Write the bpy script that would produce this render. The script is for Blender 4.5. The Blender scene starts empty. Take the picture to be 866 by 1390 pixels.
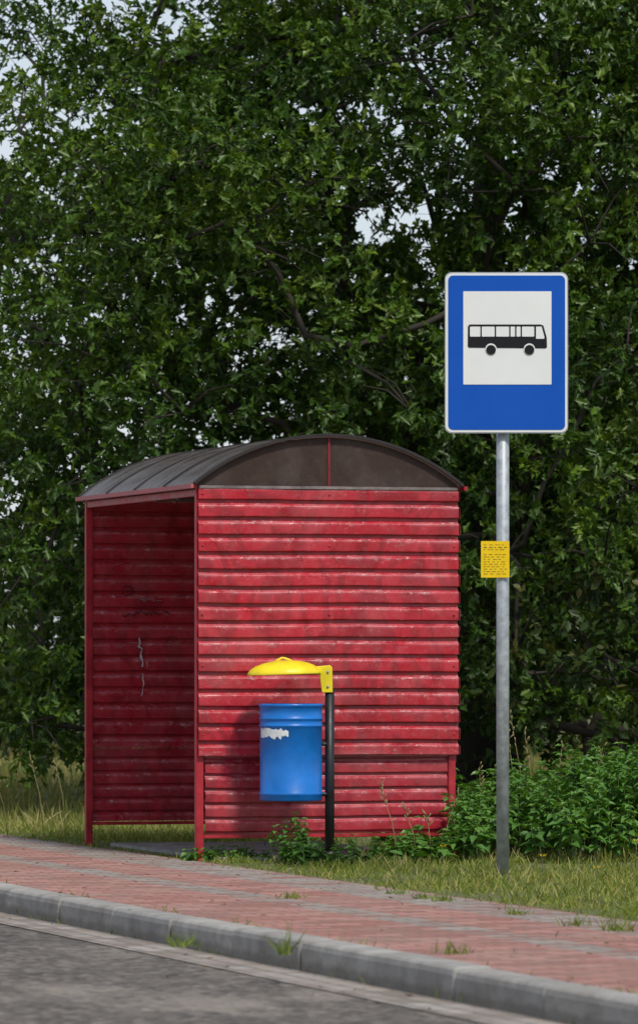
import bpy, bmesh, math, random
import numpy as np
from mathutils import Vector, Matrix, noise as mnoise
random.seed(7); rng=np.random.default_rng(11)
scene=bpy.context.scene
F=7216.0; HC=1.15; PY0=892.0
TH=math.radians(16.83)
A=np.array([-math.sin(TH),math.cos(TH)]); B=np.array([math.cos(TH),math.sin(TH)])
N0=np.array([-0.695,30.4])
W=1.55; L=2.55
def px(x,y,d): return ((x-433)/F*d, d, HC-(y-PY0)/F*d)
def rw(w,l,z=0): 
    p=N0+B*w+A*l; return (p[0],p[1],z)

# ---------------------------------------------------------------- materials
def newmat(name):
    m=bpy.data.materials.new(name); m.use_nodes=True
    nt=m.node_tree; bs=nt.nodes['Principled BSDF']; return m,nt,bs
def nd(nt,t,**kw):
    n=nt.nodes.new(t)
    for k,v in kw.items(): setattr(n,k,v)
    return n
def ramp(nt,fac,stops,interp='LINEAR'):
    r=nd(nt,'ShaderNodeValToRGB'); r.color_ramp.interpolation=interp
    e=r.color_ramp.elements
    while len(e)<len(stops): e.new(0.5)
    for i,(p,c) in enumerate(stops):
        e[i].position=p; e[i].color=(c[0],c[1],c[2],1) if not isinstance(c,(int,float)) else (c,c,c,1)
    nt.links.new(fac,r.inputs[0]); return r.outputs[0]
def noise(nt,scale,detail=4,rough=.55,vec=None,dist=0):
    n=nd(nt,'ShaderNodeTexNoise'); n.inputs['Scale'].default_value=scale
    n.inputs['Detail'].default_value=detail; n.inputs['Roughness'].default_value=rough
    n.inputs['Distortion'].default_value=dist
    if vec is not None: nt.links.new(vec,n.inputs['Vector'])
    return n.outputs['Fac']
def objco(nt,scale=(1,1,1),loc=(0,0,0)):
    t=nd(nt,'ShaderNodeTexCoord'); m=nd(nt,'ShaderNodeMapping')
    m.inputs['Scale'].default_value=scale; m.inputs['Location'].default_value=loc
    nt.links.new(t.outputs['Object'],m.inputs['Vector']); return m.outputs[0]
def mix(nt,f,a,b,mode='MIX'):
    m=nd(nt,'ShaderNodeMix',data_type='RGBA',blend_type=mode)
    for s,v in ((0,f),(6,a),(7,b)):
        if isinstance(v,(int,float)): m.inputs[s].default_value=v
        elif isinstance(v,tuple): m.inputs[s].default_value=(v[0],v[1],v[2],1)
        else: nt.links.new(v,m.inputs[s])
    return m.outputs[2]
def math_(nt,op,a,b=0.0):
    m=nd(nt,'ShaderNodeMath',operation=op)
    for i,v in enumerate((a,b)):
        if isinstance(v,(int,float)): m.inputs[i].default_value=v
        else: nt.links.new(v,m.inputs[i])
    return m.outputs[0]
def bump(nt,bs,h,strength=.3,dist=.01):
    b=nd(nt,'ShaderNodeBump'); b.inputs['Strength'].default_value=strength; b.inputs['Distance'].default_value=dist
    nt.links.new(h,b.inputs['Height']); nt.links.new(b.outputs[0],bs.inputs['Normal'])

def simple(name,col,rough=.5,metal=0,var=.25,scale=12,bmp=0.15,col2=None,spec=.5):
    m,nt,bs=newmat(name)
    v=objco(nt); n=noise(nt,scale,5,.6,v)
    c2=col2 or tuple(c*(1-var) for c in col)
    nt.links.new(ramp(nt,n,[(.35,c2),(.65,col)]),bs.inputs['Base Color'])
    nt.links.new(ramp(nt,n,[(.3,max(0,rough-.1)),(.7,min(1,rough+.12))]),bs.inputs['Roughness'])
    bs.inputs['Metallic'].default_value=metal
    bs.inputs['Specular IOR Level'].default_value=spec
    if bmp: bump(nt,bs,noise(nt,scale*6,3,.6,v),bmp,.004)
    return m

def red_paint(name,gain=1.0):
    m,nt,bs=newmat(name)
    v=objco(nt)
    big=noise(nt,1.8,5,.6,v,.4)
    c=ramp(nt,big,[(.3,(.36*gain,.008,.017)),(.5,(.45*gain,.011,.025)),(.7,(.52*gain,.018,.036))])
    # large dark smears with swirled edges
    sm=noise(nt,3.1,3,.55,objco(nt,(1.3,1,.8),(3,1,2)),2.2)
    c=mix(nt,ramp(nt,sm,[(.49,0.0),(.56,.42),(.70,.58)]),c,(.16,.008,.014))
    # dust film
    du=noise(nt,3.3,6,.7,objco(nt,(1,1,1),(1,6,2)))
    c=mix(nt,ramp(nt,du,[(.48,0.0),(.72,.30)]),c,(.42,.15,.14))
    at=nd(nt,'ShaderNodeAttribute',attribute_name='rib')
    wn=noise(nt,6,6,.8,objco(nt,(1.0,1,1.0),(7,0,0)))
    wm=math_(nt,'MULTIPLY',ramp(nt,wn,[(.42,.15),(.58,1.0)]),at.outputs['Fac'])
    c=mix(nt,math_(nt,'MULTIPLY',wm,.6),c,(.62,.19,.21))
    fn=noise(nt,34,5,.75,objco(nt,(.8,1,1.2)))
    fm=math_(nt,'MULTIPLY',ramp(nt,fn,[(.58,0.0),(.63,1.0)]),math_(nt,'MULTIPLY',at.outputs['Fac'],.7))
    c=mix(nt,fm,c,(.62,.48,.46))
    sn=noise(nt,5,2,.5,objco(nt,(1.2,1,9),(2,0,5)),3.0)
    sc=ramp(nt,sn,[(.490,0.0),(.5,.6),(.510,0.0)])
    sc=math_(nt,'MULTIPLY',sc,ramp(nt,noise(nt,4,3,.5,objco(nt,(1,1,1),(9,9,9))),[(.50,0.0),(.58,.8)]))
    c=mix(nt,sc,c,(.66,.28,.29))
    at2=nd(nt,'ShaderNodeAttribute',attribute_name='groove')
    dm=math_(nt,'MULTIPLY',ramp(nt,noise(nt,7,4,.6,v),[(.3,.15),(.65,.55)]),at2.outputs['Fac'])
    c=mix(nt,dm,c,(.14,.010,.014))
    nt.links.new(c,bs.inputs['Base Color'])
    nt.links.new(ramp(nt,wn,[(.3,.22),(.7,.42)]),bs.inputs['Roughness'])
    bs.inputs['Specular IOR Level'].default_value=.5
    bump(nt,bs,noise(nt,6,2,.5,v),.22,.02)
    return m

M_red=red_paint('red_paint'); M_redshade=red_paint('red_paint_shaded',.82); M_redframe=simple('red_frame_paint',(.47,.022,.036),.42,0,.4,9)  # second red: same paint, interior shade darkened into its colour
M_pinkrail=simple('faded_red_rail',(.58,.13,.14),.5,0,.4,8)
M_gbar=simple('gable_bar_paint',(.22,.012,.018),.45,0,.4,8)
M_blue=simple('bin_blue',(.006,.18,.62),.35,0,.25,7)
M_yel=simple('bin_yellow',(.90,.72,.014),.4,0,.18,9)
M_blk=simple('black_paint',(.014,.014,.017),.45,0,.3,9)
M_galv=simple('galvanised_steel',(.46,.50,.52),.5,.35,.38,22)
M_signblue=simple('sign_blue',(.002,.085,.46),.45,0,.06,3,0,None,.25)
M_signwhite=simple('sign_white',(.78,.79,.77),.45,0,.05,3,0,None,.3)
M_signblack=simple('sign_black',(.008,.008,.010),.45,0,.1,3,0,None,.3)
M_alu=simple('sign_edge_aluminium',(.5,.52,.53),.4,.5,.2,8)
M_notice=simple('notice_yellow',(.86,.58,.005),.45,0,.1,20,0,None,.3)
M_noticetxt=simple('notice_text',(.30,.20,.02),.5,0,.3,80,0)
M_sticker=simple('torn_sticker',(.74,.76,.76),.7,0,.2,60)
M_chip=simple('bare_paint_chip',(.66,.60,.60),.7,0,.4,40)
M_gra=simple('graffiti_mark',(.05,.01,.015),.6,0,.3,40)
M_chalk=simple('chalk_mark',(.45,.36,.36),.8,0,.4,40)
M_grail=simple('grey_rail',(.24,.20,.19),.5,0,.5,14)
M_slab=simple('slab_concrete',(.36,.34,.31),.85,0,.5,7)
M_bark=simple('bark',(.040,.032,.024),.9,0,.5,18,0)
M_stem=simple('green_stem',(.09,.13,.04),.7,0,.4,18,0)

def roofmat(name,c1,c2,c3,rough,spec,st,streak):
    m,nt,bs=newmat(name)
    n=noise(nt,3.5,6,.65,objco(nt,(1,2.2,1)),.4)
    c=ramp(nt,n,[(.3,c1),(.5,c2),(.72,c3)])
    c=mix(nt,ramp(nt,noise(nt,2.0,5,.7,objco(nt,st)),[(.46,0.0),(.70,streak)]),c,(.25,.225,.205))
    c=mix(nt,ramp(nt,noise(nt,30,5,.7,objco(nt)),[(.55,0.0),(.75,.3)]),c,(.2,.17,.14))
    nt.links.new(c,bs.inputs['Base Color'])
    nt.links.new(ramp(nt,n,[(.3,rough),(.7,rough+.25)]),bs.inputs['Roughness'])
    bs.inputs['Specular IOR Level'].default_value=spec
    # thin smoked polycarbonate: a little light passes through
    tr=nd(nt,'ShaderNodeBsdfTranslucent'); tr.inputs['Color'].default_value=(.17,.11,.085,1)
    ms=nd(nt,'ShaderNodeMixShader'); ms.inputs[0].default_value=.3
    nt.links.new(bs.outputs[0],ms.inputs[1]); nt.links.new(tr.outputs[0],ms.inputs[2])
    nt.links.new(ms.outputs[0],nt.nodes['Material Output'].inputs['Surface'])
    bump(nt,bs,noise(nt,5,3,.5,objco(nt)),.25,.02)
    return m
M_roof=roofmat('weathered_roof_sheet',(.060,.044,.037),(.105,.085,.075),(.21,.19,.175),.18,.75,(.5,9,.5),.55)
M_gable=roofmat('smoked_gable_sheet',(.045,.027,.021),(.070,.045,.036),(.11,.075,.062),.4,.3,(1.2,1,1),.22)
M_rim=simple('roof_rim',(.025,.018,.018),.5,0,.3,9)

def foliage(name,stops,trans=.3,rough=.45,gl=.05):
    m=bpy.data.materials.new(name); m.use_nodes=True; nt=m.node_tree
    nt.nodes.remove(nt.nodes['Principled BSDF'])
    at=nd(nt,'ShaderNodeAttribute',attribute_name='rnd')
    c=ramp(nt,at.outputs['Fac'],stops)
    df=nd(nt,'ShaderNodeBsdfDiffuse'); nt.links.new(c,df.inputs['Color'])
    tr=nd(nt,'ShaderNodeBsdfTranslucent'); 
    tc=mix(nt,1.0,c,(1.7,1.5,.35),'MULTIPLY'); nt.links.new(tc,tr.inputs['Color'])
    ms=nd(nt,'ShaderNodeMixShader'); ms.inputs[0].default_value=trans
    nt.links.new(df.outputs[0],ms.inputs[1]); nt.links.new(tr.outputs[0],ms.inputs[2])
    g=nd(nt,'ShaderNodeBsdfGlossy'); g.inputs['Roughness'].default_value=rough; g.inputs['Color'].default_value=(1,1,.9,1)
    m2=nd(nt,'ShaderNodeMixShader'); m2.inputs[0].default_value=gl
    nt.links.new(ms.outputs[0],m2.inputs[1]); nt.links.new(g.outputs[0],m2.inputs[2])
    nt.links.new(m2.outputs[0],nt.nodes['Material Output'].inputs['Surface'])
    return m
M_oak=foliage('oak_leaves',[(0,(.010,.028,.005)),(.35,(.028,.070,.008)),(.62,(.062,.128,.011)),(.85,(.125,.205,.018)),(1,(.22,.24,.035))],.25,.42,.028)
M_bgleaf=foliage('distant_leaves',[(0,(.022,.04,.012)),(.6,(.045,.075,.02)),(1,(.12,.13,.05))],.2,.6,.015)
M_shrub=foliage('shrub_leaves',[(0,(.012,.030,.006)),(.6,(.030,.060,.010)),(1,(.13,.11,.03))],.22,.5,.02)
M_nettle=foliage('nettle_leaves',[(0,(.045,.12,.024)),(.6,(.085,.21,.036)),(1,(.16,.30,.06))],.22,.42,.045)
M_grass=foliage('grass_blades',[(0,(.09,.14,.020)),(.5,(.18,.235,.034)),(.8,(.29,.30,.075)),(1,(.44,.38,.17))],.25,.6,.015)
M_tallgrass=foliage('tall_grass_blades',[(0,(.10,.13,.026)),(.5,(.20,.22,.05)),(1,(.38,.33,.15))],.25,.7,.015)
M_dand=simple('dandelion_yellow',(.85,.65,.01),.6,0,.2,30,0)

# ---------------------------------------------------------------- mesh helpers
def link(o): scene.collection.objects.link(o); return o
def empty(name,loc=(0,0,0),rz=0):
    e=bpy.data.objects.new(name,None); e.empty_display_size=.2; e.location=loc; e.rotation_euler=(0,0,rz); return link(e)
def mk(name,verts,faces,mat,parent=None,smooth=False):
    me=bpy.data.meshes.new(name); me.from_pydata([tuple(map(float,v)) for v in verts],[],faces); me.update()
    if mat: me.materials.append(mat)
    o=link(bpy.data.objects.new(name,me))
    if parent: o.parent=parent
    if smooth:
        for p in me.polygons: p.use_smooth=True
    return o
def box(name,x0,x1,y0,y1,z0,z1,mat,parent=None,bev=0.003):
    bm=bmesh.new()
    bmesh.ops.create_cube(bm,size=1)
    for v in bm.verts:
        v.co=Vector(((x0+x1)/2+v.co.x*(x1-x0),(y0+y1)/2+v.co.y*(y1-y0),(z0+z1)/2+v.co.z*(z1-z0)))
    if bev: bmesh.ops.bevel(bm,geom=bm.edges[:],offset=bev,segments=2,affect='EDGES')
    me=bpy.data.meshes.new(name); bm.to_mesh(me); bm.free(); me.materials.append(mat)
    o=link(bpy.data.objects.new(name,me)); 
    if parent: o.parent=parent
    return o
def lathe(name,prof,seg,mat,parent,loc=(0,0,0),sx=1,sy=1):
    vs=[];fs=[]
    for (r,z) in prof:
        for i in range(seg):
            a=2*math.pi*i/seg; vs.append((r*math.cos(a)*sx,r*math.sin(a)*sy,z))
    for j in range(len(prof)-1):
        for i in range(seg):
            fs.append((j*seg+i,j*seg+(i+1)%seg,(j+1)*seg+(i+1)%seg,(j+1)*seg+i))
    o=mk(name,vs,fs,mat,parent,True); o.location=loc
    return o
class Tubes:
    def __init__(s): s.v=[];s.f=[]
    def add(s,pts,rad,seg=6,cap=True):
        b=len(s.v); n=len(pts)
        for i,(p,r) in enumerate(zip(pts,rad)):
            p=Vector(p); t=(Vector(pts[min(i+1,n-1)])-Vector(pts[max(i-1,0)])).normalized()
            u=t.cross(Vector((0.13,.91,.37))).normalized(); w=t.cross(u)
            for k in range(seg):
                a=2*math.pi*k/seg; s.v.append(p+u*(r*math.cos(a))+w*(r*math.sin(a)))
        for i in range(n-1):
            for k in range(seg):
                s.f.append((b+i*seg+k,b+i*seg+(k+1)%seg,b+(i+1)*seg+(k+1)%seg,b+(i+1)*seg+k))
        if cap:
            s.f.append(tuple(b+(n-1)*seg+k for k in range(seg))); s.f.append(tuple(b+seg-1-k for k in range(seg)))
    def obj(s,name,mat,parent=None): return mk(name,s.v,s.f,mat,parent,True)

def norm(a): return a/np.maximum(np.linalg.norm(a,axis=1,keepdims=True),1e-6)
def scatter(name,P,D,Nn,Ln,Wd,tv,tf,mat,rnd,parent=None):
    n=len(P); D=norm(D); S=norm(np.cross(D,Nn)); Nn=np.cross(S,D)
    tv=np.array(tv,float); k=len(tv)
    co=(P[:,None,:]+tv[None,:,0,None]*Ln[:,None,None]*D[:,None,:]+tv[None,:,1,None]*Wd[:,None,None]*S[:,None,:]
        +tv[None,:,2,None]*Ln[:,None,None]*Nn[:,None,:]).reshape(-1,3)
    me=bpy.data.meshes.new(name)
    fl=np.concatenate([np.array(f) for f in tf]); fc=np.array([len(f) for f in tf])
    loops=(fl[None,:]+np.arange(n)[:,None]*k).ravel()
    counts=np.tile(fc,n); starts=np.concatenate([[0],np.cumsum(counts)[:-1]])
    me.vertices.add(n*k); me.vertices.foreach_set('co',co.astype(np.float32).ravel())
    me.loops.add(len(loops)); me.loops.foreach_set('vertex_index',loops.astype(np.int32))
    me.polygons.add(len(counts)); me.polygons.foreach_set('loop_start',starts.astype(np.int32))
    a=me.attributes.new('rnd','FLOAT','POINT'); a.data.foreach_set('value',np.repeat(rnd,k).astype(np.float32))
    me.update(calc_edges=True); me.validate()
    me.materials.append(mat)
    o=link(bpy.data.objects.new(name,me))
    if parent: o.parent=parent
    return o
OAK_V=[(0,0,0),(1,0,-.20),(.25,.27,.05),(.38,.15,.0),(.60,.5,.05),(.76,.22,-.06),
       (.25,-.27,.05),(.38,-.15,.0),(.60,-.5,.05),(.76,-.22,-.06)]
OAK_F=[(0,2,3,4,5,1),(1,9,8,7,6,0)]
SIMP_V=[(0,0,0),(1,0,-.12),(.35,.45,.05),(.7,.35,.0),(.35,-.45,.05),(.7,-.35,0)]
SIMP_F=[(0,2,3,1),(1,5,4,0)]
NET_V=[(0,0,0),(1,0,-.22),(.15,.42,.06),(.35,.5,.06),(.65,.28,-.02),(.15,-.42,.06),(.35,-.5,.06),(.65,-.28,-.02)]
NET_F=[(0,2,3,4,1),(1,7,6,5,0)]
BL_V=[(0,-.5,0),(0,.5,0),(.5,-.38,.03),(.5,.38,.03),(.85,-.2,-.05),(.85,.2,-.05),(1,0,-.13)]
BL_F=[(0,1,3,2),(2,3,5,4),(4,5,6)]

# ---------------------------------------------------------------- trees
def tree(name,base,trunk_h,boughs,ntw,nlf,leaf,mat,seed,twigs=True,tmpl=(OAK_V,OAK_F),trunk_r=.22,backy=1e9,flat=.62):
    r=np.random.default_rng(seed); rr=random.Random(seed)
    e=empty(name,(0,0,0))
    T=Tubes(); bx,by=base
    tnodes=[Vector((bx+.06*math.sin(i*1.3),by+.05*math.cos(i),-.1+trunk_h*i/8)) for i in range(9)]
    T.add(tnodes,[trunk_r*(1.3-.14*i) if i<8 else trunk_r*.15 for i in range(9)],10)
    bs_=sorted(boughs,key=lambda b:math.hypot(b[0]-bx,b[1]-by)+.25*abs(b[2]-trunk_h*.5))
    par=[];pts=list(tnodes[1:]); nT=len(pts)
    for b in bs_:
        p=Vector(b[:3]); hd=math.hypot(p.x-bx,p.y-by)
        best=None;bd=1e9
        for j,qn in enumerate(pts):
            d=(p-qn).length; up=p.z-qn.z
            pen=.0 if up>-.1 else .6*(-up)
            if j<nT: pen+=.25*hd
            if d+pen<bd: bd=d+pen;best=j
        par.append(best); pts.append(p)
    wt=[1]*len(pts)
    for i in range(len(bs_)-1,-1,-1): wt[par[i]]+=wt[nT+i]
    tang={}
    for i,b in enumerate(bs_):
        a=pts[par[i]]; p=pts[nT+i]; ln=(p-a).length
        r0=.0085*wt[nT+i]**.5+.006
        td_=tang.get(par[i],Vector((0,0,.5)))
        m1=a+td_.normalized()*ln*.25+(p-a)*.12
        m2=a.lerp(p,.65)+Vector((rr.uniform(-.1,.1),rr.uniform(-.1,.1),.08))*ln*.8
        T.add([a,m1,m2,p],[r0*1.25,r0*1.05,r0*.85,r0*.6],5,False)
        tang[nT+i]=(p-m2).normalized()*.6+Vector((0,0,.15))
        for j in range(3):
            o=p+Vector((rr.gauss(0,1),rr.gauss(0,1),rr.gauss(0,.6)))*b[3]*.6
            T.add([p,p.lerp(o,.5)+Vector((0,0,.06)),o],[.011,.007,.003],4,False)
    bo=np.array(boughs); n=len(bo)
    cnt=(ntw*(bo[:,3]/.65)**2*np.where(bo[:,1]>backy,.36,1)).astype(int)
    idx=np.repeat(np.arange(n),cnt)
    g=r.normal(size=(len(idx),3)); g[:,2]=g[:,2]*.8+.35
    g=norm(g)*(r.random((len(idx),1))**.45)
    c=bo[idx,:3]+g*bo[idx,3:4]*np.array([1.15,1.0,flat])
    out=bo[idx,:3]-np.array([bx,by,bo[:,2].mean()-.5]); out=norm(out)
    td=norm(g*.8+out*.6+np.array([0,0,.05])+r.normal(size=g.shape)*.35)
    tl=r.uniform(.18,.42,len(idx))
    if twigs:
        scatter('twigs',c,td,norm(r.normal(size=td.shape)),tl,np.full(len(tl),.007),
            [(0,-.5,0),(0,.5,0),(1,.2,0),(1,-.2,0)],[(0,1,2,3)],M_bark,r.random(len(tl)),e)
    m=len(idx); li=np.repeat(np.arange(m),nlf)
    t=r.random(len(li))**.6
    P=c[li]+td[li]*(tl[li]*t)[:,None]+r.normal(size=(len(li),3))*.012
    D=norm(td[li]*.55+norm(r.normal(size=(len(li),3)))*.85+np.array([0,0,-.15]))
    Nn=norm(np.array([0,0,.7])+r.normal(size=D.shape)*.75+out[li]*.35)
    isb=(bo[idx,1]>backy)[li]
    big=np.where(isb,2.0,1.0)
    Ln=leaf*r.uniform(.55,1.25,len(li))*big; Wd=Ln*r.uniform(.45,.68,len(li))
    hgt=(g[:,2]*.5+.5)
    rv=np.clip(-.04+.34*r.random(n)[idx][li]+.22*r.random(m)[li]+.22*hgt[li]+.30*r.random(len(li)),0,1)*np.where(isb,.6,1)  # bough tops lighter, back boughs darker: crown shade put into leaf colour
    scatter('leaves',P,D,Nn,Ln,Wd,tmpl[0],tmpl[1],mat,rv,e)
    T.obj('trunk_and_limbs',M_bark,e)
    return len(li)

rr=random.Random(5)
def addb(cx,cy,cz,rx,ry,rz,n,rmin,rmax,shell=.5,cond=None,boxy=False,sep=.42):
    out=[];tries=0
    while len(out)<n and tries<n*60:
        tries+=1
        v=Vector((rr.gauss(0,1),rr.gauss(0,1),rr.gauss(0,1))).normalized()*(shell+(1-shell)*rr.random())
        if boxy: v=Vector((rr.uniform(-1,1),rr.uniform(-1,1),rr.uniform(-1,1)))
        p=(cx+v.x*rx,cy+v.y*ry,cz+v.z*rz,rr.uniform(rmin,rmax))
        if p[2]<.6: continue
        if cond and not cond(p): continue
        if any((p[0]-q[0])**2+(p[1]-q[1])**2+(p[2]-q[2])**2<(sep*(p[3]+q[3]))**2 for q in out): continue
        out.append(p)
    return out
def pxof(p): return (433+F*p[0]/p[1], PY0-(p[2]-HC)*F/p[1])
def c1(p):
    x,y=pxof(p)
    if y<130 and x<400: return rr.random()<(.12 if x>60 else .35)
    if x<40 and 430<y<570: return rr.random()<.45
    if x<120 and y<400: return rr.random()<.7
    if x<50 and y>1030: return False
    return True
B1=addb(2.2,41.0,4.9,6.0,4.4,5.0,165,.5,.85,.35,c1)
B1+=addb(.9,39.6,4.2,3.1,1.5,3.6,100,.48,.65,0,c1,True,.52)
for (x,y,d,r) in [(300,210,37.0,.62),(230,250,37.2,.6),(390,260,36.9,.6),(220,330,37.3,.55),(340,330,37,.62),(560,80,37.2,.6),(620,170,37.3,.6),
                  (120,420,37.6,.6),(170,500,37.4,.6),(90,660,37.6,.6),(60,760,37.6,.6),(60,880,37.8,.55),(40,980,38,.5),(480,470,37,.6),(560,560,37,.55),(90,1000,39,.45),
                  (250,560,37.2,.6),(760,620,37.2,.6),(820,760,37,.6),(700,880,37,.55),(840,940,37,.55),(690,750,37.4,.6),(850,480,37,.6),(760,60,38,.6),(840,180,37.8,.6),(700,260,37.6,.6),(800,330,37.4,.6),(720,430,37.4,.55),
                  (440,60,38.5,.6),(330,30,39.5,.35),(60,150,40,.42),(25,40,40.5,.45),(90,260,39,.55),(110,560,38,.6),(150,700,38,.6),(190,70,40.5,.3),(450,150,38,.6),(20,640,39,.5),(20,330,40,.4),(120,330,38.5,.5),(30,820,39,.5),(40,730,39.5,.5)]:
    p=px(x,y,d); B1.append((p[0],p[1],p[2],r))
B1+=addb(1.6,43.6,4.6,3.9,.9,3.9,46,.75,.95,0,c1,True,.45)
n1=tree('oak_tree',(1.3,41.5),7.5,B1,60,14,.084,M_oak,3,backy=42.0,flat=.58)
B2=addb(-5.9,48.5,3.3,3.4,3.0,3.0,40,.55,.9,.3)
n2=tree('oak_tree',(-6.0,48.5),6,B2,36,12,.12,M_oak,9,tmpl=(SIMP_V,SIMP_F))
B3=addb(9.6,45.5,4.4,3.6,3.2,4.0,45,.7,1.05,.3)
n3=tree('oak_tree',(9.6,45.5),7,B3,24,12,.14,M_oak,19,tmpl=(SIMP_V,SIMP_F))
r=np.random.default_rng(4)
nb=330
bx_=r.uniform(-26,30,nb); by_=r.uniform(56,66,nb)
hmax=np.where(bx_<-1.5,1.9,4.8)
bz_=r.random(nb)*hmax+.3
m=nb*130; li=np.repeat(np.arange(nb),130)
P=np.stack([bx_,by_,bz_],1)[li]+norm(r.normal(size=(m,3)))*(r.random((m,1))**.5)*np.array([1.3,1.2,.9])
P[:,2]=np.abs(P[:,2])
scatter('background_trees',P,norm(r.normal(size=(m,3))+np.array([0,-.2,-.2])),norm(r.normal(size=(m,3))*.7+np.array([0,-.4,.8])),
    r.uniform(.2,.36,m),r.uniform(.14,.24,m),SIMP_V,SIMP_F,M_bgleaf,np.clip(.3+.5*r.random(nb)[li]*r.random(m)+.2*r.random(m),0,1))
SH=[]
for i in range(40):
    X=rr.uniform(-.4,4.6); SH.append((X,rr.uniform(36.6,39.5),rr.uniform(.35,1.4),rr.uniform(.3,.55)))
tree('hazel_shrub',(2.0,38.5),1.3,SH,34,13,.085,M_shrub,33,tmpl=(SIMP_V,SIMP_F),trunk_r=.06)

# ---------------------------------------------------------------- ground, road, pavement, kerb
def sheet(name,ws,zs,l0,l1,mat,nl=1):
    vs=[];fs=[]
    for j in range(nl+1):
        l=l0+(l1-l0)*j/nl
        for w,z in zip(ws,zs): vs.append((w,l,z))
    k=len(ws)
    for j in range(nl):
        for i in range(k-1): fs.append((j*k+i,j*k+i+1,(j+1)*k+i+1,(j+1)*k+i))
    o=mk(name,vs,fs,mat); o.location=(N0[0],N0[1],0); o.rotation_euler=(0,0,TH); return o
m,nt,bs=newmat('meadow_soil')
v=objco(nt); n=noise(nt,.9,6,.7,v)
c=ramp(nt,n,[(.3,(.07,.09,.027)),(.5,(.12,.14,.04)),(.7,(.21,.20,.08))])
c=mix(nt,ramp(nt,noise(nt,14,4,.7,v),[(.45,0.0),(.65,.6)]),c,(.14,.105,.065))
nt.links.new(c,bs.inputs['Base Color']); bs.inputs['Roughness'].default_value=.95
bump(nt,bs,noise(nt,22,4,.7,v),.8,.04); M_ground=m
sheet('ground',[-1500,-9.0,-8.6,-8.55,-1.92,-1.88,1500],[0,0,0,-.16,-.16,-.014,-.014],-1500,1500,M_ground)
m,nt,bs=newmat('asphalt')
v=objco(nt); c=ramp(nt,noise(nt,3,6,.65,v),[(.3,(.070,.060,.050)),(.7,(.14,.120,.100))])
vo=nd(nt,'ShaderNodeTexVoronoi'); vo.inputs['Scale'].default_value=26; nt.links.new(v,vo.inputs['Vector'])
c=mix(nt,.6,c,ramp(nt,vo.outputs['Color'],[(.2,(.045,.04,.035)),(.6,(.15,.13,.11)),(.95,(.36,.31,.27))]))
c=mix(nt,ramp(nt,noise(nt,1.6,6,.75,objco(nt,(1,.4,1))),[(.5,0.0),(.62,.65)]),c,(.30,.26,.215))
c=mix(nt,ramp(nt,noise(nt,.7,6,.75,objco(nt,(1.4,.3,1),(5,5,0))),[(.52,0.0),(.58,.5)]),c,(.05,.045,.04))
nt.links.new(c,bs.inputs['Base Color']); bs.inputs['Roughness'].default_value=.9
bump(nt,bs,vo.outputs['Distance'],.8,.03); M_asph=m
sheet('road',[-8.55,-2.24],[-.125,-.125],-120,300,M_asph)
def brickmat(name,cols,mort,bw,bh,swap,bands=None):
    m,nt,bs=newmat(name); v=objco(nt)
    if swap:
        mp=nd(nt,'ShaderNodeMapping'); mp.inputs['Rotation'].default_value=(0,0,math.pi/2); nt.links.new(v,mp.inputs['Vector']); vv=mp.outputs[0]
    else: vv=v
    br=nd(nt,'ShaderNodeTexBrick'); nt.links.new(vv,br.inputs['Vector'])
    br.inputs['Scale'].default_value=1; br.inputs['Brick Width'].default_value=bw; br.inputs['Row Height'].default_value=bh
    br.inputs['Mortar Size'].default_value=.007; br.inputs['Mortar Smooth'].default_value=.3; br.inputs['Bias'].default_value=0
    br.inputs['Color1'].default_value=(0,0,0,1); br.inputs['Color2'].default_value=(1,1,1,1); br.inputs['Mortar'].default_value=(.5,.5,.5,1)
    c=ramp(nt,br.outputs['Color'],cols)
    if bands:
        sx=nd(nt,'ShaderNodeSeparateXYZ'); nt.links.new(v,sx.inputs[0])
        g=ramp(nt,br.outputs['Color'],[(0,(.25,.22,.19)),(.5,(.34,.30,.26)),(1,(.42,.38,.33))])
        tot=None
        for (a,b) in bands:
            k=math_(nt,'MULTIPLY',math_(nt,'GREATER_THAN',sx.outputs[0],a),math_(nt,'LESS_THAN',sx.outputs[0],b))
            tot=k if tot is None else math_(nt,'ADD',tot,k)
        tot=math_(nt,'MULTIPLY',tot,ramp(nt,br.outputs['Color'],[(.12,.15),(.2,1.0)]))
        c=mix(nt,tot,c,g)
    c=mix(nt,br.outputs['Fac'],c,mort)
    c=mix(nt,ramp(nt,noise(nt,1.7,7,.75,v),[(.42,.0),(.66,.55)]),c,(.30,.225,.18))
    c=mix(nt,ramp(nt,noise(nt,3.7,6,.75,objco(nt,(1,1,1),(4,4,4))),[(.52,0.0),(.68,.5)]),c,(.17,.12,.095))
    c=mix(nt,ramp(nt,noise(nt,45,4,.7,v),[(.35,.4),(.7,0.0)]),c,(.13,.09,.07))
    nt.links.new(c,bs.inputs['Base Color']); bs.inputs['Roughness'].default_value=.88
    h=mix(nt,.25,ramp(nt,br.outputs['Fac'],[(0,1.0),(1,0.0)]),noise(nt,60,4,.6,v))
    bump(nt,bs,h,.8,.009); return m
M_gut=brickmat('gutter_setts',[(0,(.22,.2,.17)),(.5,(.34,.31,.27)),(1,(.45,.42,.38))],(.12,.10,.07),.2,.1,True)
M_pave=brickmat('pavers',[(0,(.32,.11,.085)),(.5,(.46,.185,.145)),(1,(.58,.29,.24))],(.15,.10,.075),.2,.1,False,[(-.52,-.12),(-1.12,-.92)])
sheet('gutter',[-2.24,-1.975],[-.121,-.121],-60,120,M_gut)
sheet('pavement',[-1.822,-.09],[-.004,-.004],-60,120,M_pave)
m,nt,bs=newmat('kerb_concrete'); v=objco(nt)
at=nd(nt,'ShaderNodeAttribute',attribute_name='stone')
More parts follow.
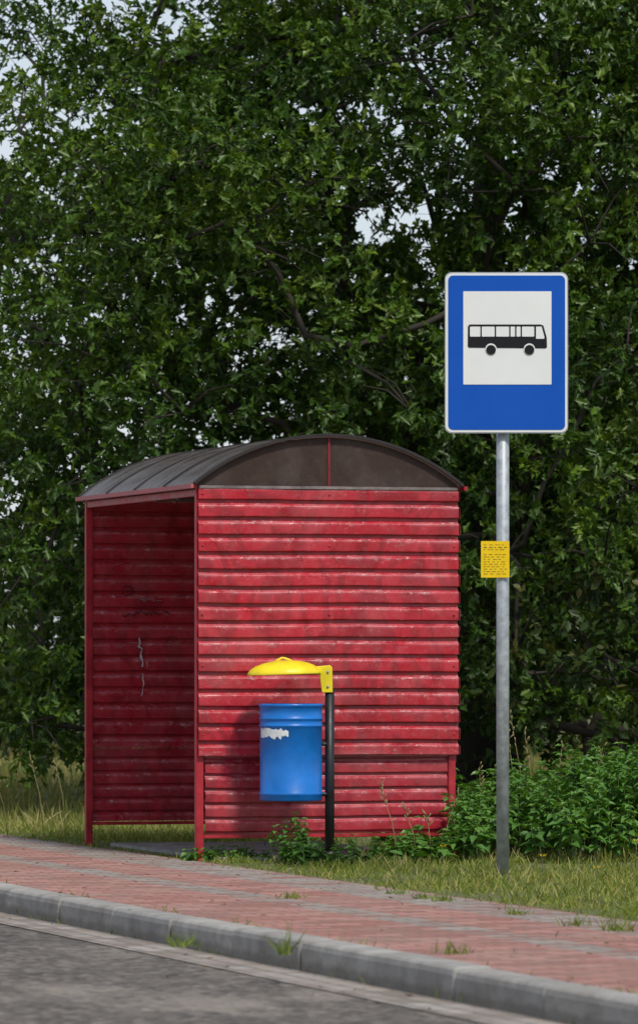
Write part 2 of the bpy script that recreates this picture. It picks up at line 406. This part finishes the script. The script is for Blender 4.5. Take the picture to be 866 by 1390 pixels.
c=ramp(nt,noise(nt,5,7,.7,v),[(.3,(.23,.215,.195)),(.55,(.35,.335,.31)),(.75,(.43,.415,.385))])
c=mix(nt,.8,c,ramp(nt,at.outputs['Fac'],[(0,(.78,.78,.78)),(1,(1.12,1.1,1.06))]),'MULTIPLY')
c=mix(nt,ramp(nt,noise(nt,1.9,6,.75,objco(nt,(1,1,3),(8,2,1))),[(.5,0.0),(.62,.45)]),c,(.18,.16,.135))
sx=nd(nt,'ShaderNodeSeparateXYZ'); nt.links.new(v,sx.inputs[0])
lowm=ramp(nt,math_(nt,'ADD',math_(nt,'MULTIPLY',sx.outputs[2],-8.0),math_(nt,'MULTIPLY',noise(nt,9,4,.6,v),.5)),[(.8,0.0),(1.0,.6)])
c=mix(nt,lowm,c,(.14,.12,.09))
nt.links.new(c,bs.inputs['Base Color']); bs.inputs['Roughness'].default_value=.88
bump(nt,bs,noise(nt,50,5,.7,v),.5,.006); M_kerb=m
vs=[];fs=[];st=[]
prof=[(-1.975,-.2),(-1.972,-.03),(-1.966,-.010),(-1.955,-.001),(-1.94,.002),(-1.83,.002),(-1.824,-.004),(-1.824,-.2)]
for i in range(-40,60):
    l0=i*1.0+.005+.35; l1=l0+.988; b=len(vs); dz=random.uniform(-.005,.005); dw=random.uniform(-.005,.005); sv=random.random()
    for (l,ins) in ((l0,.006),(l0+.008,0),(l1-.008,0),(l1,.006)):
        for (w,z) in prof: vs.append((w+dw+(ins if w<-1.9 else -ins),l,z+dz-(ins if z>-.1 else 0))); st.append(sv)
    k=len(prof)
    for j in range(3):
        for q in range(k-1): fs.append((b+j*k+q,b+j*k+q+1,b+(j+1)*k+q+1,b+(j+1)*k+q))
    fs.append(tuple(b+q for q in range(k-1,-1,-1))); fs.append(tuple(b+3*k+q for q in range(k)))
ko=mk('kerb',vs,fs,M_kerb); ko.location=(N0[0],N0[1],0); ko.rotation_euler=(0,0,TH)
a=ko.data.attributes.new('stone','FLOAT','POINT'); a.data.foreach_set('value',st)

# ---------------------------------------------------------------- bus shelter
sh=empty('bus_shelter',(N0[0],N0[1],0),TH)
def corr(name,x0,x1,z0,z1,y,out,period,depth,mat,axis='x',seed=0,dent=.003):
    zs=[];ps=[];rb=[];gr=[]
    z=z1
    steps=[(0,1,1,0),(.03,1,.75,0),(.12,1,.2,0),(.54,1,.06,0),(.58,.97,.35,0),(.615,.05,0,.8),(.64,0,0,1),(.72,0,0,.3),(.80,.03,.1,.0),(.84,.15,.7,0),(.96,.93,1,0)]
    while z>z0+1e-4:
        for (t,d,rbv,g) in steps:
            zz=z-t*period
            if zz<z0: break
            zs.append(zz);ps.append(d*depth);rb.append(rbv);gr.append(g)
        z-=period
    zs.append(z0);ps.append(ps[-1]);rb.append(.6);gr.append(0)
    nx=72; vs=[];fs=[];ra=[];ga=[]
    for zz,d,rbv,g in zip(zs,ps,rb,gr):
        for i in range(nx+1):
            x=x0+(x1-x0)*i/nx
            nz=mnoise.noise(Vector((x*2.6+seed,zz*1.8,seed)))*dent*2.2
            dn=mnoise.noise(Vector((x*7+seed,zz*9,seed+5))); nz-=max(0,dn-.25)*dent*4
            sag=mnoise.noise(Vector((x*1.6+seed*3,zz*2.0,seed+9)))*.005+mnoise.noise(Vector((x*7+seed*3,zz*10.0,seed+2)))*.0012
            yy=y+out*(d+nz)
            vs.append((x,yy,zz+sag) if axis=='x' else (yy,x,zz+sag)); ra.append(rbv); ga.append(g)
    k=nx+1
    for j in range(len(zs)-1):
        for i in range(nx): fs.append((j*k+i,(j+1)*k+i,(j+1)*k+i+1,j*k+i+1))
    o=mk(name,vs,fs,mat,sh)
    for nme,arr in (('rib',ra),('groove',ga)):
        a=o.data.attributes.new(nme,'FLOAT','POINT'); a.data.foreach_set('value',arr)
    md=o.modifiers.new('s','SOLIDIFY'); md.thickness=.0014
    return o
ZT=2.112; ZM=.588; ZB=.135
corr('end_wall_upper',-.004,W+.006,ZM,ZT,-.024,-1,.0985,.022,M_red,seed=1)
corr('end_wall_lower',.046,W-.05,ZB,ZM+.03,.008,-1,.083,.015,M_redshade,seed=2)
corr('far_wall_upper',.03,W,ZM,ZT,L-.01,-1,.0985,.019,M_redshade,seed=3)
corr('far_wall_lower',.03,W,ZB,ZM-.004,L+.004,-1,.083,.014,M_redshade,seed=4)
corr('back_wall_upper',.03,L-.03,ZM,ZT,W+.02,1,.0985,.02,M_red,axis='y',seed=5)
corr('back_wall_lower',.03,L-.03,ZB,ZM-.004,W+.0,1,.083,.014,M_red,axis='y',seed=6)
box('post_1',-.012,.032,-.020,.02,-.03,ZT+.0,M_redframe,sh)
box('post_2',W-.046,W-.004,-.020,.02,-.03,ZT,M_redframe,sh)
box('post_3',-.012,.03,L-.04,L+.002,-.03,ZT,M_redframe,sh)
box('post_4',W-.044,W-.002,L-.04,L-.0,-.03,ZT,M_redframe,sh)
box('drip_edge',.034,W-.048,-.023,-.0155,ZM-.010,ZM+.004,M_pinkrail,sh,.001)
box('low_rail',.034,W-.048,-.016,.004,ZB-.022,ZB-.002,M_redframe,sh,.002)
box('far_low_rail',.032,W-.046,L-.03,L-.006,ZB-.022,ZB-.002,M_redframe,sh,.002)
box('mid_rail',.034,W-.048,.012,.03,ZM-.02,ZM+.01,M_redframe,sh,.002)
for i in range(5):
    for xx in (.018,W*.5,W-.022):
        z=ZT-.028-.0985*(i*3.5//1); lathe('screw',[(.001,.004),(.006,.004),(.0075,0)],8,M_redframe,sh,(xx,-.0465,z)).rotation_euler=(math.pi/2,0,0)
RX0=-.035; RX1=W+.03; EZ=2.143; RISE=.285; cx=(RX0+RX1)/2; half=(RX1-RX0)/2
R=(half**2+RISE**2)/(2*RISE); cz=EZ+RISE-R; amax=math.asin(half/R)
def arc(t,off=0): a=-amax+2*amax*t; return (cx+(R+off)*math.sin(a), cz+(R+off)*math.cos(a))
vs=[];fs=[];NA=40; ys=[-.06+i*(L+.10)/40 for i in range(41)]
for y in ys:
    for i in range(NA+1):
        ph=((y+.06)/(L+.10)*4)%1.0
        sagv=-.010*math.sin(math.pi*ph)+.004*mnoise.noise(Vector((i*.3,y*3,0)))
        x,z=arc(i/NA,sagv); vs.append((x,y,z))
for j in range(40):
    for i in range(NA): fs.append((j*(NA+1)+i,j*(NA+1)+i+1,(j+1)*(NA+1)+i+1,(j+1)*(NA+1)+i))
ro=mk('roof_sheet',vs,fs,M_roof,sh,True)
def arcstrip(name,y0,y1,o0,o1,mat):
    vs=[];fs=[]
    for i in range(NA+1):
        for (o,y) in ((o0,y0),(o1,y0),(o1,y1),(o0,y1)):
            x,z=arc(i/NA,o); vs.append((x,y,z))
    for i in range(NA):
        for q in range(4): fs.append((i*4+q,i*4+(q+1)%4,(i+1)*4+(q+1)%4,(i+1)*4+q))
    fs.append((0,1,2,3)); fs.append((NA*4+3,NA*4+2,NA*4+1,NA*4))
    return mk(name,vs,fs,mat,sh)
for i in range(5):
    y=-.06+i*(L+.10)/4
    arcstrip('roof_rib_%d'%i,y-.012,y+.012,-.010,.007,M_rim)
for i in range(6):
    y=-.045+i*(L+.07)/5
    arcstrip('roof_hoop_%d'%i,y+.022,y+.047,-.04,-.0155,M_redframe)
def gable(name,y,mat):
    vs=[];fs=[];zb=ZT+.022
    for i in range(NA+1):
        t=.015+.97*i/NA; x,z=arc(t,-.015); z=max(z,zb+.001); vs+= [(x,y,z),(x,y,zb)]
    for i in range(NA): fs.append((2*i,2*i+1,2*i+3,2*i+2))
    return mk(name,vs,fs,mat,sh)
gable('gable_sheet_near',-.037,M_gable); gable('gable_sheet_far',L+.01,M_gable)
box('gable_bar',cx-.007,cx+.007,-.046,-.038,ZT+.02,EZ+RISE-.014,M_gbar,sh,.001)
box('gable_rail',.0,W,-.05,-.012,ZT+.002,ZT+.02,M_grail,sh,.002)
box('far_gable_rail',.0,W,L-.03,L+.02,ZT+.002,ZT+.02,M_grail,sh,.002)
box('eave_rail',RX0-.024,RX0-.004,-.066,L+.052,EZ-.03,EZ-.004,M_pinkrail,sh,.002)
box('eave_inner_beam',-.008,.03,.024,L-.044,ZT-.04,ZT-.002,M_redframe,sh,.002)
box('back_eave_rail',RX1+.004,RX1+.024,-.066,L+.052,EZ-.03,EZ-.004,M_redframe,sh,.002)
def polystrip(name,pts,w,y,mat):
    vs=[];fs=[]
    for i,(x,z) in enumerate(pts):
        ww=w*random.uniform(.3,1.4); vs+=[(x-ww,y,z),(x+ww,y,z+random.uniform(-.003,.003))]
    for i in range(len(pts)-1): fs.append((2*i,2*i+1,2*i+3,2*i+2))
    return mk(name,vs,fs,mat,sh)
yw=L-.036
polystrip('peeled_paint_1',[(.325,1.27),(.332,1.235),(.322,1.215),(.345,1.2),(.335,1.17),(.34,1.14),(.35,1.12),(.345,1.09)],.006,yw,M_chip)
polystrip('peeled_paint_2',[(.352,1.05),(.348,1.02),(.356,.99),(.35,.96),(.345,.92),(.33,.90)],.004,yw,M_chip)
polystrip('peeled_paint_3',[(.375,1.12),(.378,1.10),(.372,1.08)],.003,yw,M_chip)
T=Tubes()
T2=Tubes()
def scr(T,x0,z0,n,sx,sz,r=.003):
    p=[(x0,yw,z0)]
    for i in range(n): p.append((x0+sx*(i+1)/n+random.uniform(-.01,.01),yw,z0+random.uniform(-sz,sz)))
    T.add(p,[r]*len(p),4)
for k in range(5): scr(T2,.32+.03*k,1.505,4,.028,.012,.0025)
for k in range(6): scr(T,.22+.05*k,1.42,4,.05,.02)
T.add([(.25+.035*math.cos(t*.7),yw,1.56+.03*math.sin(t*.7)) for t in range(10)],[.003]*10,4)
T.add([(.235,yw,1.56),(.26,yw,1.565),(.25,yw,1.545)],[.0025]*3,4)
T.obj('scribble',M_gra,sh); T2.obj('chalk_scribble',M_chalk,sh)
o=box('floor_slab',.12,W-.1,-.10,L-.1,-.06,.004,M_slab,sh,.004)

# ---------------------------------------------------------------- litter bin
DB=30.17
bx0=(395-433)/F*DB; pz=lambda y,d=DB: HC-(y-PY0)/F*d
bn=empty('litter_bin',(bx0,DB,0))
zt=pz(955); zb=pz(1087); rb_=.176
prof=[(0,zb+.012),(rb_-.012,zb+.012),(rb_-.006,zb),(rb_,zb+.006),(rb_,zb+.03),(rb_+.005,zb+.036),(rb_+.005,zb+.046),(rb_,zb+.052)]
for zz in (zt-.125,zt-.085):
    prof+=[(rb_,zz-.008),(rb_+.005,zz-.003),(rb_+.005,zz+.003),(rb_,zz+.008)]
prof+=[(rb_,zt-.02),(rb_+.007,zt-.014),(rb_+.007,zt-.004),(rb_,zt),(rb_-.006,zt-.006),(rb_-.006,zb+.03),(0,zb+.03)]
lathe('bin_body',prof,64,M_blue,bn)
vs=[];fs=[];n=18
for i in range(n+1):
    x=(355+37*i/n-395)/F*DB; x=max(x,-rb_*.985); 
    y=-math.sqrt(max(rb_**2-x*x,0)); k=(rb_+.0025)/rb_
    top=pz(989+random.uniform(-1.5,1.5)+(2 if i>14 else 0)); bot=pz(1002+random.uniform(-4,2.5)- (4 if i>13 else 0))
    vs+=[(x*k,y*k,top),(x*k,y*k,bot)]
for i in range(n): fs.append((2*i,2*i+1,2*i+3,2*i+2))
mk('torn_sticker',vs,fs,M_sticker,bn)
pxx=(447.5-433)/F*DB-bx0
T=Tubes(); T.add([(pxx,0.03,-.05),(pxx,.03,pz(935))],[.027,.027],20); o=T.obj('post',M_blk,bn)
T=Tubes(); T.add([(pxx,0.03,pz(1163)-.01),(pxx,.03,pz(1163)+.03)],[.036,.036],20)
for y in (1010,1078):
    T.add([(rb_-.004,0.0,pz(y)),(pxx,.03,pz(y))],[.012,.012],8)
T.obj('brackets',M_blk,bn)
vs=[];fs=[];seg=48
rim=pz(914.5); topz=pz(896.5); lcx=(389-433)/F*DB-bx0
rings=[(1.0,-.006),(1.0,.0),(.985,.15),(.93,.36),(.80,.60),(.62,.80),(.42,.93),(.2,.985),(.001,1.0)]
rings=[(a,b if b<=0 else b*(topz-rim)) for a,b in rings]
def lidv(s,z):
    for i in range(seg):
        t=2*math.pi*i/seg; c_=math.cos(t); rx=.222 if c_<0 else .195
        vs.append((lcx+rx*s*c_,.19*s*math.sin(t),rim+z+.006*c_*s))
for (s,z) in rings: lidv(s,z)
for s,z in ((.97,-.003),(.5,.025),(.001,.032)): lidv(s,z)
nr=len(rings)
for j in range(nr-1):
    for i in range(seg): fs.append((j*seg+i,j*seg+(i+1)%seg,(j+1)*seg+(i+1)%seg,(j+1)*seg+i))
order=[0,nr,nr+1,nr+2]
for a_,b_ in zip(order[:-1],order[1:]):
    for i in range(seg): fs.append((a_*seg+(i+1)%seg,a_*seg+i,b_*seg+i,b_*seg+(i+1)%seg))
mk('lid',vs,fs,M_yel,bn,True)
T=Tubes(); hx=(385-433)/F*DB-bx0
T.add([(hx-.05,0,topz-.006),(hx-.03,0,topz+.004),(hx-.010,0,topz+.014),(hx+.004,0,topz+.013),(hx+.03,0,topz+.004),(hx+.055,0,topz-.006)],[.005,.007,.007,.007,.007,.005],8)
T.obj('lid_knob',M_yel,bn)
X=lambda p:(p-433)/F*DB-bx0
def plate(name,poly,y0,y1,mat,parent):
    n=len(poly); vs=[(x,y0,z) for x,z in poly]+[(x,y1,z) for x,z in poly]
    fs=[tuple(range(n)),tuple(range(2*n-1,n-1,-1))]+[(i,n+i,n+(i+1)%n,(i+1)%n) for i in range(n)]
    o=mk(name,vs,fs,mat,parent); md=o.modifiers.new('b','BEVEL'); md.width=.003; md.segments=2; return o
plate('lid_bracket',[(X(424),pz(905)),(X(424),pz(914)),(X(434),pz(917)),(X(437),pz(940)),(X(451.5),pz(940)),(X(451),pz(906)),(X(448),pz(903))],-.004,.068,M_yel,bn)
for y in (912,932):
    lathe('bolt_%d'%y,[(.001,.006),(.007,.006),(.008,0)],10,M_galv,bn,(X(445),-.004,pz(y))).rotation_euler=(math.pi/2,0,0)

# ---------------------------------------------------------------- bus stop sign
DS=27.8; DP=27.74
sx0=(682-433)/F*DS
sg=empty('bus_stop_sign',(0,0,0))
T=Tubes(); zt_=HC-(373-PY0)/F*DS
T.add([(sx0,DS,-.1),(sx0,DS,1.2),(sx0,DS,zt_)],[.0335]*3,28); T.obj('pole',M_galv,sg)
def rr_poly(x0,x1,z0,z1,r,seg=8):
    out=[]
    for (cx_,cz_,a0) in ((x1-r,z1-r,0),(x0+r,z1-r,90),(x0+r,z0+r,180),(x1-r,z0+r,270)):
        for i in range(seg+1):
            a=math.radians(a0+90*i/seg); out.append((cx_+r*math.cos(a),cz_+r*math.sin(a)))
    return out
SX=lambda p:(p-433)/F*DP; SZ=lambda p: HC-(p-PY0)/F*DP
def face(name,poly,y,mat,th=0.0012):
    n=len(poly); vs=[(x,y,z) for x,z in poly]+[(x,y+th,z) for x,z in poly]
    fs=[tuple(range(n)),tuple(range(2*n-1,n-1,-1))]+[(i,n+i,n+(i+1)%n,(i+1)%n) for i in range(n)]
    return mk(name,vs,fs,mat,sg)
face('plate',rr_poly(SX(603.5),SX(770.5),SZ(588),SZ(369.5),.036),DP,M_alu,.022)
face('border',rr_poly(SX(604.8),SX(769.2),SZ(586.6),SZ(371),.033),DP-.002,M_signwhite)
face('blue_field',rr_poly(SX(608),SX(766.5),SZ(583.5),SZ(374),.026),DP-.004,M_signblue)
face('white_square',rr_poly(SX(628.5),SX(748),SZ(522),SZ(395.5),.003,2),DP-.006,M_signwhite)
body=[(637,440.5),(733,440.5),(737,442),(741.5,458),(742,471),(740,473),(636,472),(634.5,470),(634.8,443)]
face('bus_body',[(SX(a),SZ(b)) for a,b in body],DP-.008,M_signblack)
for i,(a,b) in enumerate([(637.5,651.5),(653.5,671),(673,690.5),(692.5,698.5),(700.5,706),(708,724.5)]):
    face('window_%d'%i,rr_poly(SX(a),SX(b),SZ(457),SZ(443.5),.003,3),DP-.010,M_signwhite)
face('windscreen',[(SX(a),SZ(b)) for a,b in [(727,443.5),(734.5,443.5),(738.5,458),(738,460),(727,460)]],DP-.010,M_signwhite)
def disc(name,x,y,r,yy,mat): face(name,[(SX(x+r*math.cos(math.radians(a))),SZ(y+r*math.sin(math.radians(a)))) for a in range(0,360,12)],yy,mat)
for i,x in enumerate((666,718)):
    disc('wheel_gap_%d'%i,x,474,7.7,DP-.0095,M_signwhite); disc('wheel_%d'%i,x,475,6.6,DP-.0112,M_signblack)
for i,y in enumerate((420,545)):
    z=SZ(y); box('clamp_%d'%i,sx0-.16,sx0+.16,DP+.0225,DP+.034,z-.02,z+.02,M_galv,sg,.002)
    T=Tubes(); T.add([(sx0,DS,z-.018),(sx0,DS,z+.018)],[.039,.039],24); T.obj('collar_%d'%i,M_galv,sg)
DN=DS-.045
NX=lambda p:(p-433)/F*DN; NZ=lambda p: HC-(p-PY0)/F*DN
o=face('timetable_plate',rr_poly(NX(652.5),NX(691),NZ(784),NZ(734.5),.003,3),DN,M_notice,.003)
for i in range(13):
    y=739+i*3.3
    if i in (3,): continue
    x=656
    while x<687:
        w=random.uniform(2,6); 
        if x+w>688: break
        hh=.7 if i!=1 else 1.3
        face('text_%d_%d'%(i,int(x)),[(NX(x),NZ(y)),(NX(x+w),NZ(y)),(NX(x+w),NZ(y+hh)),(NX(x),NZ(y+hh))],DN-.0015,M_noticetxt,.0008)
        x+=w+random.uniform(1.2,4)
for i,y in enumerate((745,775)):
    T=Tubes(); z=NZ(y); T.add([(sx0,DS,z-.006),(sx0,DS,z+.006)],[.0365,.0365],20); T.obj('strap_%d'%i,M_alu,sg)

# ---------------------------------------------------------------- grass and weeds
r=np.random.default_rng(21)
def toworld(w,l,z): 
    return np.stack([N0[0]+B[0]*w+A[0]*l, N0[1]+B[1]*w+A[1]*l, z],1)
def fbm(P,s,seed=0): return np.array([mnoise.noise(Vector((p[0]*s+seed,p[1]*s,seed))) for p in P])
n=150000
w=-.16+r.random(n)**1.25*7.2; l=r.uniform(-15,9,n)
ok=~((w>.02)&(w<W-.03)&(l>.0)&(l<L-.02)&(r.random(n)<.93))
w=w[ok];l=l[ok]; P=toworld(w,l,np.full(len(w),-.016)); 
f=fbm(P,1.3,3); f2=fbm(P,5,6)
edge=np.clip((w+.16)/.35,0.15,1)
keep=(r.random(len(w))<np.clip(.75+f*1.2+f2*.5,.12,1)*np.clip(edge+.2,0,1)); w=w[keep];l=l[keep];P=P[keep];f=f[keep];f2=f2[keep];edge=edge[keep]; k=len(w)
h=r.uniform(.02,.066,k)*(1+f*.8+f2*.7)*edge*np.where(w>2.2,1.4,1)+.010
D=norm(np.stack([r.normal(0,.65,k),r.normal(0,.65,k),np.ones(k)],1))
scatter('grass',P,D,norm(np.stack([r.normal(size=k),r.normal(size=k),np.zeros(k)],1)),h,r.uniform(.004,.008,k),BL_V,BL_F,M_grass,np.clip(r.random(k)**1.2+.4*f+.25*f2,0,1))
n=60000
w=r.uniform(-3.2,16,n); l=3.2+r.random(n)**1.4*34
ok=(w>.3)|((l>8)); ok&= ~((w<-.4)&(l<6)); w=w[ok]; l=l[ok]
ok=(w>0.1)|(r.random(len(w))<.15); w=w[ok];l=l[ok]
P=toworld(w,l,np.full(len(w),-.016)); k=len(w); f=fbm(P,.6,8)
h=r.uniform(.07,.22,k)*np.clip((l-2.5)/5,.25,1)*(1+f)
D=norm(np.stack([r.normal(0,.35,k),r.normal(0,.35,k),np.ones(k)],1))
scatter('tall_grass',P,D,norm(np.stack([r.normal(size=k),r.normal(size=k),np.zeros(k)],1)),h,r.uniform(.007,.014,k),BL_V,BL_F,M_tallgrass,np.clip(r.random(k)+.5*f,0,1))

def weeds(name,pos,hts,pairs,leaf,mat,seed,droop=-.15,lean=.12):
    q=np.random.default_rng(seed); e=empty(name)
    PP=[];DD=[];NN=[];LL=[];RR=[];T=Tubes()
    for (x,y),h in zip(pos,hts):
        lx,ly=q.normal(0,lean,2)*h; base=Vector((x,y,-.02)); tip=Vector((x+lx,y+ly,h)); T.add([base,base.lerp(tip,.5)+Vector((0,0,.01)),tip],[.004,.003,.0015],4,False)
        np_=max(3,int(pairs*h/.45)); a0=q.random()*6.28; pv=q.random()
        for i in range(np_):
            t=.25+.75*(i+1)/np_; p=base.lerp(tip,t)
            for s in (0,1,2,3) if i>=np_-3 else (0,1):
                a=a0+i*1.57+s*(3.14159 if s<2 else 1.57)+q.normal(0,.3)
                d=(math.cos(a),math.sin(a),droop+q.normal(0,.2)+(.25 if i==np_-1 else 0))
                PP.append(p);DD.append(d);NN.append((q.normal(0,.3),q.normal(0,.3),1)); LL.append(leaf*q.uniform(.7,1.2)*(1-.45*max(0,t-.7)/.3)); RR.append(.35*pv+.3*t+.35*q.random())
    PP=np.array([tuple(p) for p in PP]);DD=np.array(DD);NN=norm(np.array(NN));LL=np.array(LL)
    scatter('leaves',PP,DD,NN,LL,LL*.62,NET_V,NET_F,mat,np.array(RR),e)
    T.obj('stems',M_stem,e); return e
pos=[];hts=[]
q=random.Random(8)
while len(pos)<1500:
    x=q.uniform(.40,4.6); y=q.uniform(29.5,33.6)
    loc=np.dot(np.array([x,y])-N0,B); ll=np.dot(np.array([x,y])-N0,A)
    if -.1<loc<W+.08 and ll>-.12: continue
    fr=30.2 + .25*math.sin(x*3.1)+.15*math.sin(x*7.7)
    if x<.95: fr=29.8
    if y<fr: continue
    hh=(.40+.10*min(1,(x-1.0)/.8)) if x>1.05 else .15+.25*max(0,(x-.45)/.6)
    hh*=min(1,.5+.6*(y-fr)/.5)*q.uniform(.68,1.14)*(1+.16*math.sin(x*5+y*3))
    pos.append((x,y)); hts.append(hh)
weeds('nettle_patch',pos,hts,8,.085,M_nettle,5)
pos=[];hts=[]
for (cx_,cy_,s,nn,h) in [(-.05,29.75,.13,34,.14),(-.12,29.9,.06,10,.26),(.1,29.6,.1,14,.08),(.45,30.2,.1,16,.13),(-.66,30.25,.06,6,.06),(-.55,30.5,.15,14,.06)]:
    for i in range(nn): pos.append((cx_+q.gauss(0,s),cy_+q.gauss(0,s*.8))); hts.append(h*q.uniform(.4,1.1))
weeds('roadside_weed',pos,hts,14,.055,M_nettle,15)
tu=[(395,1218,.03),(385,1292,.10),(600,1222,.035),(780,1255,.04),(840,1262,.06),(540,1212,.03),(700,1240,.035),(620,1293,.05),(330,1170,.04),(470,1180,.05),(250,1282,.05),(860,1245,.08),(575,1218,.03),(300,1163,.06)]
PP=[];DD=[];HH=[]
for (x,y,h) in tu:
    d=F*HC/(y-PY0); X0=(x-433)/F*d
    for i in range(46 if h<.08 else 24):
        PP.append((X0+q.gauss(0,.035 if h<.08 else .012),d+q.gauss(0,.06),-.006 if y<1285 else -.01)); DD.append((q.gauss(0,.6),q.gauss(0,.6),1)); HH.append(h*q.uniform(.5,1.5))
for i in range(900):
    l_=q.uniform(-14,8); w_=q.choice([-1.823,-1.978,-.1,-.1])+q.gauss(0,.006); 
    if w_>-.2: w_-=abs(q.gauss(0,.07))
    p=rw(w_,l_, -.004 if w_>-1.9 else -.121)
    if q.random()<.5+.5*math.sin(l_*4): PP.append(p); DD.append((q.gauss(0,.6),q.gauss(0,.6),1)); HH.append(q.uniform(.015,.05))
PP=np.array(PP,float);k=len(PP)
scatter('pavement_tufts',PP,np.array(DD,float),norm(rng.normal(size=(k,3))*np.array([1,1,.01])),np.array(HH),np.full(k,.006),BL_V,BL_F,M_grass,rng.random(k)*.6)
T=Tubes()
for (x,h,d) in [(540,.42,30.0),(566,.30,30.1),(600,.38,30.2),(585,.26,30.0),(702,.75,32),(715,.8,32.2),(728,.7,32.1),(750,.62,31.8),(800,.6,32.5),(655,.5,31.5),(12,.4,34),(60,.5,35),(90,.45,35.4)]:
    X0=(x-433)/F*d; le=q.uniform(-.12,.12)
    pts=[(X0,d,-.02),(X0+le*.3,d,h*.5),(X0+le,d+.02,h)]
    T.add(pts,[.003,.0025,.0012],4)
    for j in range(7):
        t=.75+.25*j/6; X1=X0+le*(.3+.7*(t-.5)*2); T.add([(X1,d,h*t),(X1+q.uniform(-.03,.03),d+q.uniform(-.02,.02),h*t+.03)],[.0015,.004],4)
T.obj('seed_stalks',simple('dry_stalk',(.30,.26,.11),.8,0,.4,30,0))
e=empty('dandelion')
for i,(x,y,h) in enumerate([(735,1172,.05),(808,1190,.06),(862,1150,.10),(600,1158,.07),(632,1152,.06)]):
    d=F*HC/(y-PY0+h*260); X0=(x-433)/F*d
    T=Tubes(); T.add([(X0,d,-.02),(X0+.005,d,h+.03)],[.0025,.002],5); T.obj('stalk_%d'%i,M_stem,e)
    vs=[(X0+.005,d,h+.036)];fs=[]
    for k_ in range(16):
        a=2*math.pi*k_/16; rr_=.021 if k_%2 else .013; vs.append((X0+.005+rr_*math.cos(a),d+rr_*math.sin(a)*.9,h+.040+.012*(k_%2)))
    for k_ in range(16): fs.append((0,1+k_,1+(k_+1)%16))
    mk('flower_%d'%i,vs,fs,M_dand,e)
n=260
w=r.uniform(-2.6,-.1,n); l=r.uniform(-14,8,n); z=np.where(w<-1.98,-.115,.004)
P=toworld(w,l,z)
scatter('fallen_leaves',P,norm(np.stack([r.normal(size=n),r.normal(size=n),r.normal(0,.15,n)],1)),norm(np.stack([r.normal(0,.2,n),r.normal(0,.2,n),np.ones(n)],1)),r.uniform(.012,.04,n),r.uniform(.008,.024,n),SIMP_V,SIMP_F,simple('dry_leaf',(.22,.14,.06),.8,0,.5,30,0),r.random(n))

# ---------------------------------------------------------------- light, world, camera
EL=math.radians(54); AZ=math.radians(156)
wld=bpy.data.worlds.new('World'); scene.world=wld; wld.use_nodes=True
nt=wld.node_tree; bg=nt.nodes['Background']
sk=nt.nodes.new('ShaderNodeTexSky'); sk.sky_type='NISHITA'; sk.sun_disc=False; sk.sun_elevation=EL; sk.sun_rotation=AZ
sk.air_density=1.0; sk.dust_density=1.0; sk.ozone_density=1.0
tc=nt.nodes.new('ShaderNodeTexCoord')
cl=noise(nt,2.2,6,.6,tc.outputs['Generated'],.3)
sz_=nt.nodes.new('ShaderNodeSeparateXYZ'); nt.links.new(tc.outputs['Generated'],sz_.inputs[0])
low=ramp(nt,sz_.outputs[2],[(.12,1.0),(.55,.25)])
skc=mix(nt,math_(nt,'MULTIPLY',ramp(nt,cl,[(.30,.45),(.58,.95)]),low),sk.outputs[0],(5.8,6.2,6.8))
nt.links.new(skc,bg.inputs[0]); bg.inputs[1].default_value=.125
sd=bpy.data.lights.new('sun','SUN'); sd.energy=3.0; sd.angle=math.radians(7); sd.color=(1,.955,.87)
so=link(bpy.data.objects.new('sun',sd))
dv=Vector((math.sin(AZ)*math.cos(EL),math.cos(AZ)*math.cos(EL),math.sin(EL)))
so.rotation_euler=dv.to_track_quat('Z','Y').to_euler(); so.location=(5,10,20)
cd=bpy.data.cameras.new('camera'); co=link(bpy.data.objects.new('camera',cd)); scene.camera=co
co.location=(0,0,HC); co.rotation_euler=(math.pi/2,0,0)
cd.sensor_width=36; cd.sensor_fit='AUTO'; cd.lens=F/1390*36; cd.shift_y=(PY0-695)/1390
cd.clip_start=.5; cd.clip_end=4000
cd.dof.use_dof=True; cd.dof.focus_distance=30; cd.dof.aperture_fstop=5.6
scene.view_settings.view_transform='Standard'; scene.view_settings.look='None'; scene.view_settings.exposure=0
print('leaves',n1,n2,n3)
